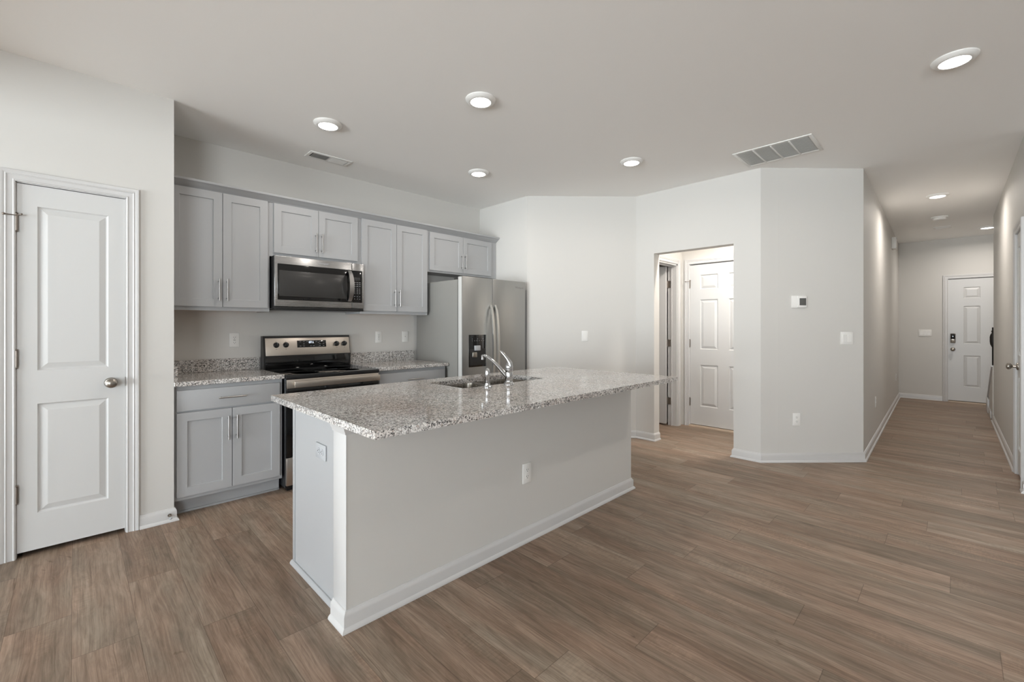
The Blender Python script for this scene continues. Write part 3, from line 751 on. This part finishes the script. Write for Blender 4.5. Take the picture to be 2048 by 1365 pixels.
# faucet and side sprayer
ZT = .9
fa = thing('faucet', 'chrome single-lever kitchen faucet behind the sink', 'faucet', (1.934, 1.975, ZT))
MB().lathe([(.034, 0), (.034, .004), (.030, .010), (.0245, .016), (.0235, .022), (.0235, .030), (.0245, .032), (.0245, .078), (.0235, .080), (.0245, .082), (.0245, .098), (.0001, .098)], (0, 0, 0), 28).build('base', 'chrome', fa)
lv = MB()
lv.lathe([(.0245, .099), (.0255, .104), (.0250, .116), (.021, .128), (.014, .136), (.0001, .138)], (0, 0, 0), 28)
lv.tube([(0, -.012, .112), (0, -.010, .135), (-.006, .004, .158), (-.016, .022, .182), (-.024, .038, .201), (-.029, .048, .209)], [.015, .0165, .0125, .0095, .0085, .005], 14)
lv.build('lever', 'chrome', fa)
sp = MB()
sp.tube([(-.003, .015, .050), (-.006, .045, .075), (-.010, .085, .108), (-.015, .130, .140), (-.020, .175, .164), (-.024, .208, .172), (-.026, .226, .168)], [.0135, .0135, .0125, .0115, .0105, .0105, .0095], 14)
sp.cyl((-.026, .220, .168), (-.026, .222, .146), .0095, 14)
sp.build('spout', 'chrome', fa)
sy = thing('side_sprayer', 'small chrome side sprayer standing left of the faucet', 'sprayer', (1.758, 1.98, ZT))
MB().lathe([(.026, 0), (.026, .004), (.019, .010), (.0165, .020), (.0165, .024), (.0001, .024)], (0, 0, 0), 22).build('base', 'chrome', sy)
MB().lathe([(.013, .0245), (.0145, .035), (.0155, .060), (.0165, .062), (.0165, .080), (.0155, .096), (.0120, .109), (.006, .114), (.0001, .115)], (0, 0, 0), 22).build('spray_head', 'chrome', sy)

# ---------------------------------------------------------------- wall plates and small fittings
def outlet(label, P, ang, z, group='white duplex outlets', rot=0, mat='plate', gfci=False):
    # local frame: plate on y=0 facing -y
    o = thing('wall_outlet', label, 'outlet', (P[0], P[1], z), ang, group)
    R = Matrix.Rotation(rot, 4, 'Y')
    MB().box(-.036, .036, -.0065, -.0005, -.0585, .0585, .0025).xf(R).build('cover_plate', mat, o)
    if gfci:
        rc = MB().box(-.017, .017, -.0085, -.0066, -.034, .034, .001).xf(R).build('receptacle', mat, o)
        mb = MB()
        for cz in (-.021, .021): mb.box(-.0075, -.0055, -.0092, -.0084, cz-.002, cz+.007).box(.0055, .0075, -.0092, -.0084, cz-.002, cz+.006).box(-.002, .002, -.0092, -.0084, cz-.010, cz-.006)
        mb.box(-.008, .008, -.0092, -.0084, -.003, -.001).box(-.008, .008, -.0092, -.0084, .001, .003)
        mb.xf(R).build('slots', 'slot', rc)
    else:
        for cz in (-.0195, .0195):
            rc = MB().lathe([(.0168, -.0064), (.0168, -.0082), (.0001, -.0083)], (0, 0, cz), 20, 'y').xf(R).build('receptacle', mat, o)
            MB().box(-.0075, -.0055, -.0090, -.0080, cz-.001, cz+.007).box(.0055, .0075, -.0090, -.0080, cz-.001, cz+.006).cyl((0, -.0090, cz-.0075), (0, -.0080, cz-.0075), .0025, 8).xf(R).build('slots', 'slot', rc)
    return o
def switch(label, P, ang, z, n=1):
    o = thing('light_switch', label, 'light switch', (P[0], P[1], z), ang, 'white rocker light switches')
    w = .036+.023*(n-1)
    MB().box(-w, w, -.0065, -.0005, -.0585, .0585, .0025).build('cover_plate', 'plate', o)
    for k in range(n):
        x = (k-(n-1)/2)*.046
        MB().prism([(-.0066, -.034), (-.0085, -.034), (-.0075, 0), (-.0105, .034), (-.0066, .034)], 'x', x-.0165, x+.0165).build('rocker', 'plate', o)
    return o
outlet('white outlet above the left countertop near the stove', (.947, YK), 0, 1.15, gfci=True)
outlet('white outlet above the right countertop next to the stove', (2.249, YK), 0, 1.153, gfci=True)
ph = thing('wall_jack', 'white phone jack plate on the wall beside refrigerator', 'wall jack', (2.563, YK, 1.153), 0)
MB().box(-.036, .036, -.0065, -.0005, -.0585, .0585, .0025).build('cover_plate', 'plate', ph)
MB().box(-.003, .003, -.0075, -.0060, -.003, .003).build('socket', 'slot', ph)
Pd1, Ld1, ad1 = frame(A1, A2); Pd2, Ld2, ad2 = frame(A3, A4); Ph, Lh, ah = frame(HL0, HL1)
q = on(A1, A2, .655); switch('single white light switch on the angled wall right of refrigerator', q, ad1, 1.155, 1)
q = on(A3, A4, .812); switch('double white light switch on the wall below the thermostat', q, ad2, 1.153, 2)
q = on(A3, A4, .336); outlet('white outlet low on the angled thermostat wall', q, ad2, .398)
q = on(HL0, HL1, 1.08); outlet('white outlet low on the left hallway wall, nearer one', q, ah, .424)
q = on(HL0, HL1, 4.42); outlet('white outlet low on the left hallway wall, near entry', q, ah, .42)
switch('triple white light switch on the end wall beside entry door', (10.42, .378), -PI/2, 1.149, 3)
outlet('grey sideways outlet on the end of the island', (.8325, 2.118, ), -PI/2, .672, 'island outlets', PI/2, 'grayplate')
outlet('white outlet on the long white face of the island', (1.893, iy0), 0, .400, 'island outlets')
th = thing('thermostat', 'square white thermostat with grey screen on angled wall', 'thermostat', (*on(A3, A4, .355), 1.493), ad2)
MB().box(-.070, .066, -.014, -.0005, -.056, .056, .003).build('mounting_plate', 'plate', th)
MB().box(-.026, .066, -.026, -.0141, -.054, .054, .006).build('body', 'plate', th)
MB().box(-.006, .056, -.0268, -.0255, -.034, .032, .0008).build('screen', 'screen', th)
cm = thing('door_chime', 'white door chime box high on the left hallway wall', 'door chime', (*on(HL0, HL1, 3.55), 2.515), ah)
MB().box(-.09, .09, -.055, -.0005, -.085, .085, .006).build('cover', 'plate', cm)
MB().box(-.07, .07, -.057, -.0545, -.075, -.065).box(-.07, .07, -.057, -.0545, .065, .075).build('sound_slots', 'grayplate', cm)
ds = thing('door_stop', 'small nickel door stop on the pantry baseboard', 'door stop', (.437, YP, .045), 0)
MB().cyl((0, -.0135, 0), (0, -.019, 0), .010, 14).cyl((0, -.019, 0), (0, -.062, -.004), .004, 10).build('rod', 'nickel', ds)
MB().sphere((0, -.064, -.0045), .0085, (1, 1, 1), 14, 8).build('tip', 'grayplate', ds)

# ---------------------------------------------------------------- ceiling fittings
def downlight(label, x, y, power):
    o = thing('recessed_light', label, 'ceiling light', (x, y, CH), 0, 'round recessed ceiling lights')
    MB().lathe([(.098, -.0005), (.0975, -.006), (.090, -.0145), (.078, -.0205), (.070, -.0225), (.0655, -.0215), (.0650, -.016), (.0650, -.0005)], (0, 0, 0), 48).build('trim_ring', 'plate', o)
    MB().lathe([(.0648, -.012), (.0648, -.0195), (.05, -.0205), (.0001, -.021)], (0, 0, 0), 40).build('lens', 'lens', o)
    l = D.lights.new('lamp', 'AREA'); l.shape = 'DISK'; l.size = .12; l.spread = math.radians(168); l.energy = power; l.color = LAMP_COL
    lo = D.objects.new('lamp', l); C.objects.link(lo); lo.parent = o; lo.location = (0, 0, -.0245)
    return o
l1 = downlight('round recessed ceiling light beside the kitchen supply vent', 1.311, 3.22, LP['kitchen'])
for (x, y), zone, lab in (((1.875, 2.177), 'kitchen', 'round recessed ceiling light above the middle of the island'),
                    ((2.747, 3.221), 'kitchen', 'round recessed ceiling light in front of the refrigerator'),
                    ((3.531, 2.042), 'kitchen', 'round recessed ceiling light between refrigerator and return grille'),
                    ((3.44, .006), 'living', 'nearest recessed ceiling light, alone at the upper right of the photo'),
                    ((6.884, .147), 'hall', 'recessed ceiling light over the hallway near smoke detector'),
                    ((9.60, -.325), 'hall', 'recessed ceiling light at the far hallway corner by entry'),
                    ((4.83, 1.45), 'alcove', 'unseen recessed ceiling light added inside the door alcove')):  # the alcove lamp is out of view, added for the warm light inside
    d = dup(l1, (x, y, CH), None, lab)
    for c in d.children:
        if c.type == 'LIGHT':
            c.data = c.data.copy(); c.data.energy = LP[zone]
# supply register (two louvre banks)
def vent(name, label, cx, cy, lx, ly, rz, duct, cat='air vent'):
    o = thing(name, label, cat, (cx, cy, CH), rz)
    hx, hy = lx/2, ly/2; f = .026
    MB().box(-hx, hx, -hy, -hy+f, -.008, -.0005, .002).box(-hx, hx, hy-f, hy, -.008, -.0005, .002).box(-hx, -hx+f, -hy+f, hy-f, -.008, -.0005, .002).box(hx-f, hx, -hy+f, hy-f, -.008, -.0005, .002).build('frame', 'plate', o)
    MB().box(-hx+f, hx-f, -hy+f, hy-f, -.0016, -.0006).build('duct_shadow', duct, o)
    return o, hx, hy, f
sv, hx, hy, f = vent('supply_vent', 'long narrow white supply vent near the kitchen wall', 1.587, 3.882, .36, .155, 0, 'slot')
for side in (-1, 1):
    mb = MB()
    for k in range(12):
        x = side*(.008+k*.0115+.006)
        t = MB().box(-.0058, .0058, -hy+f, hy-f, -.0006, .0006); t.xf(Matrix.Translation((x, 0, -.0062)) @ Matrix.Rotation(math.radians(38*side), 4, 'Y'))
        me = D.meshes.new('t'); t.bm.to_mesh(me); mb.bm.from_mesh(me); D.meshes.remove(me); t.bm.free()
    mb.build('louvre_bank', 'plate', sv)
MB().box(-.006, .006, -hy+f, hy-f, -.008, -.0018).build('divider', 'plate', sv)
rg, hx, hy, f = vent('return_grille', 'large white return air grille near the thermostat wall', 4.208, 1.064, .425, .575, 0, 'duct')
for k in range(4):
    y0 = -hy+f+k*(2*hy-2*f)/4+.006; y1 = -hy+f+(k+1)*(2*hy-2*f)/4-.006
    mb = MB()
    for j in range(13):
        x = -hx+f+.0145+j*.0287
        t = MB().box(-.0132, .0132, y0, y1, -.0005, .0005); t.xf(Matrix.Translation((x, 0, -.0062)) @ Matrix.Rotation(math.radians(-15), 4, 'Y'))
        me = D.meshes.new('t'); t.bm.to_mesh(me); mb.bm.from_mesh(me); D.meshes.remove(me); t.bm.free()
    mb.build('louvre_bank', 'plate', rg)
    if k: MB().box(-hx+f, hx-f, y0-.012, y0, -.012, -.0018, .001).build('crossbar', 'plate', rg)
hv, hx, hy, f = vent('hall_vent', 'small white ceiling vent in the hallway', 9.17, .145, .19, .19, 0, 'duct')
mb = MB()
for j in range(10):
    x = -hx+f+.008+j*.0155
    mb.box(x-.005, x+.005, -hy+f, hy-f, -.0066, -.005)
mb.build('louvre_bank', 'plate', hv)
sd = thing('smoke_detector', 'round white smoke detector on the hallway ceiling', 'smoke detector', (8.28, .158, CH))
MB().lathe([(.085, -.0005), (.085, -.012), (.072, -.014), (.0001, -.014)], (0, 0, 0), 30).build('base', 'plate', sd)
MB().lathe([(.066, -.0142), (.066, -.034), (.058, -.043), (.0001, -.045)], (0, 0, 0), 30).build('body', 'plate', sd)
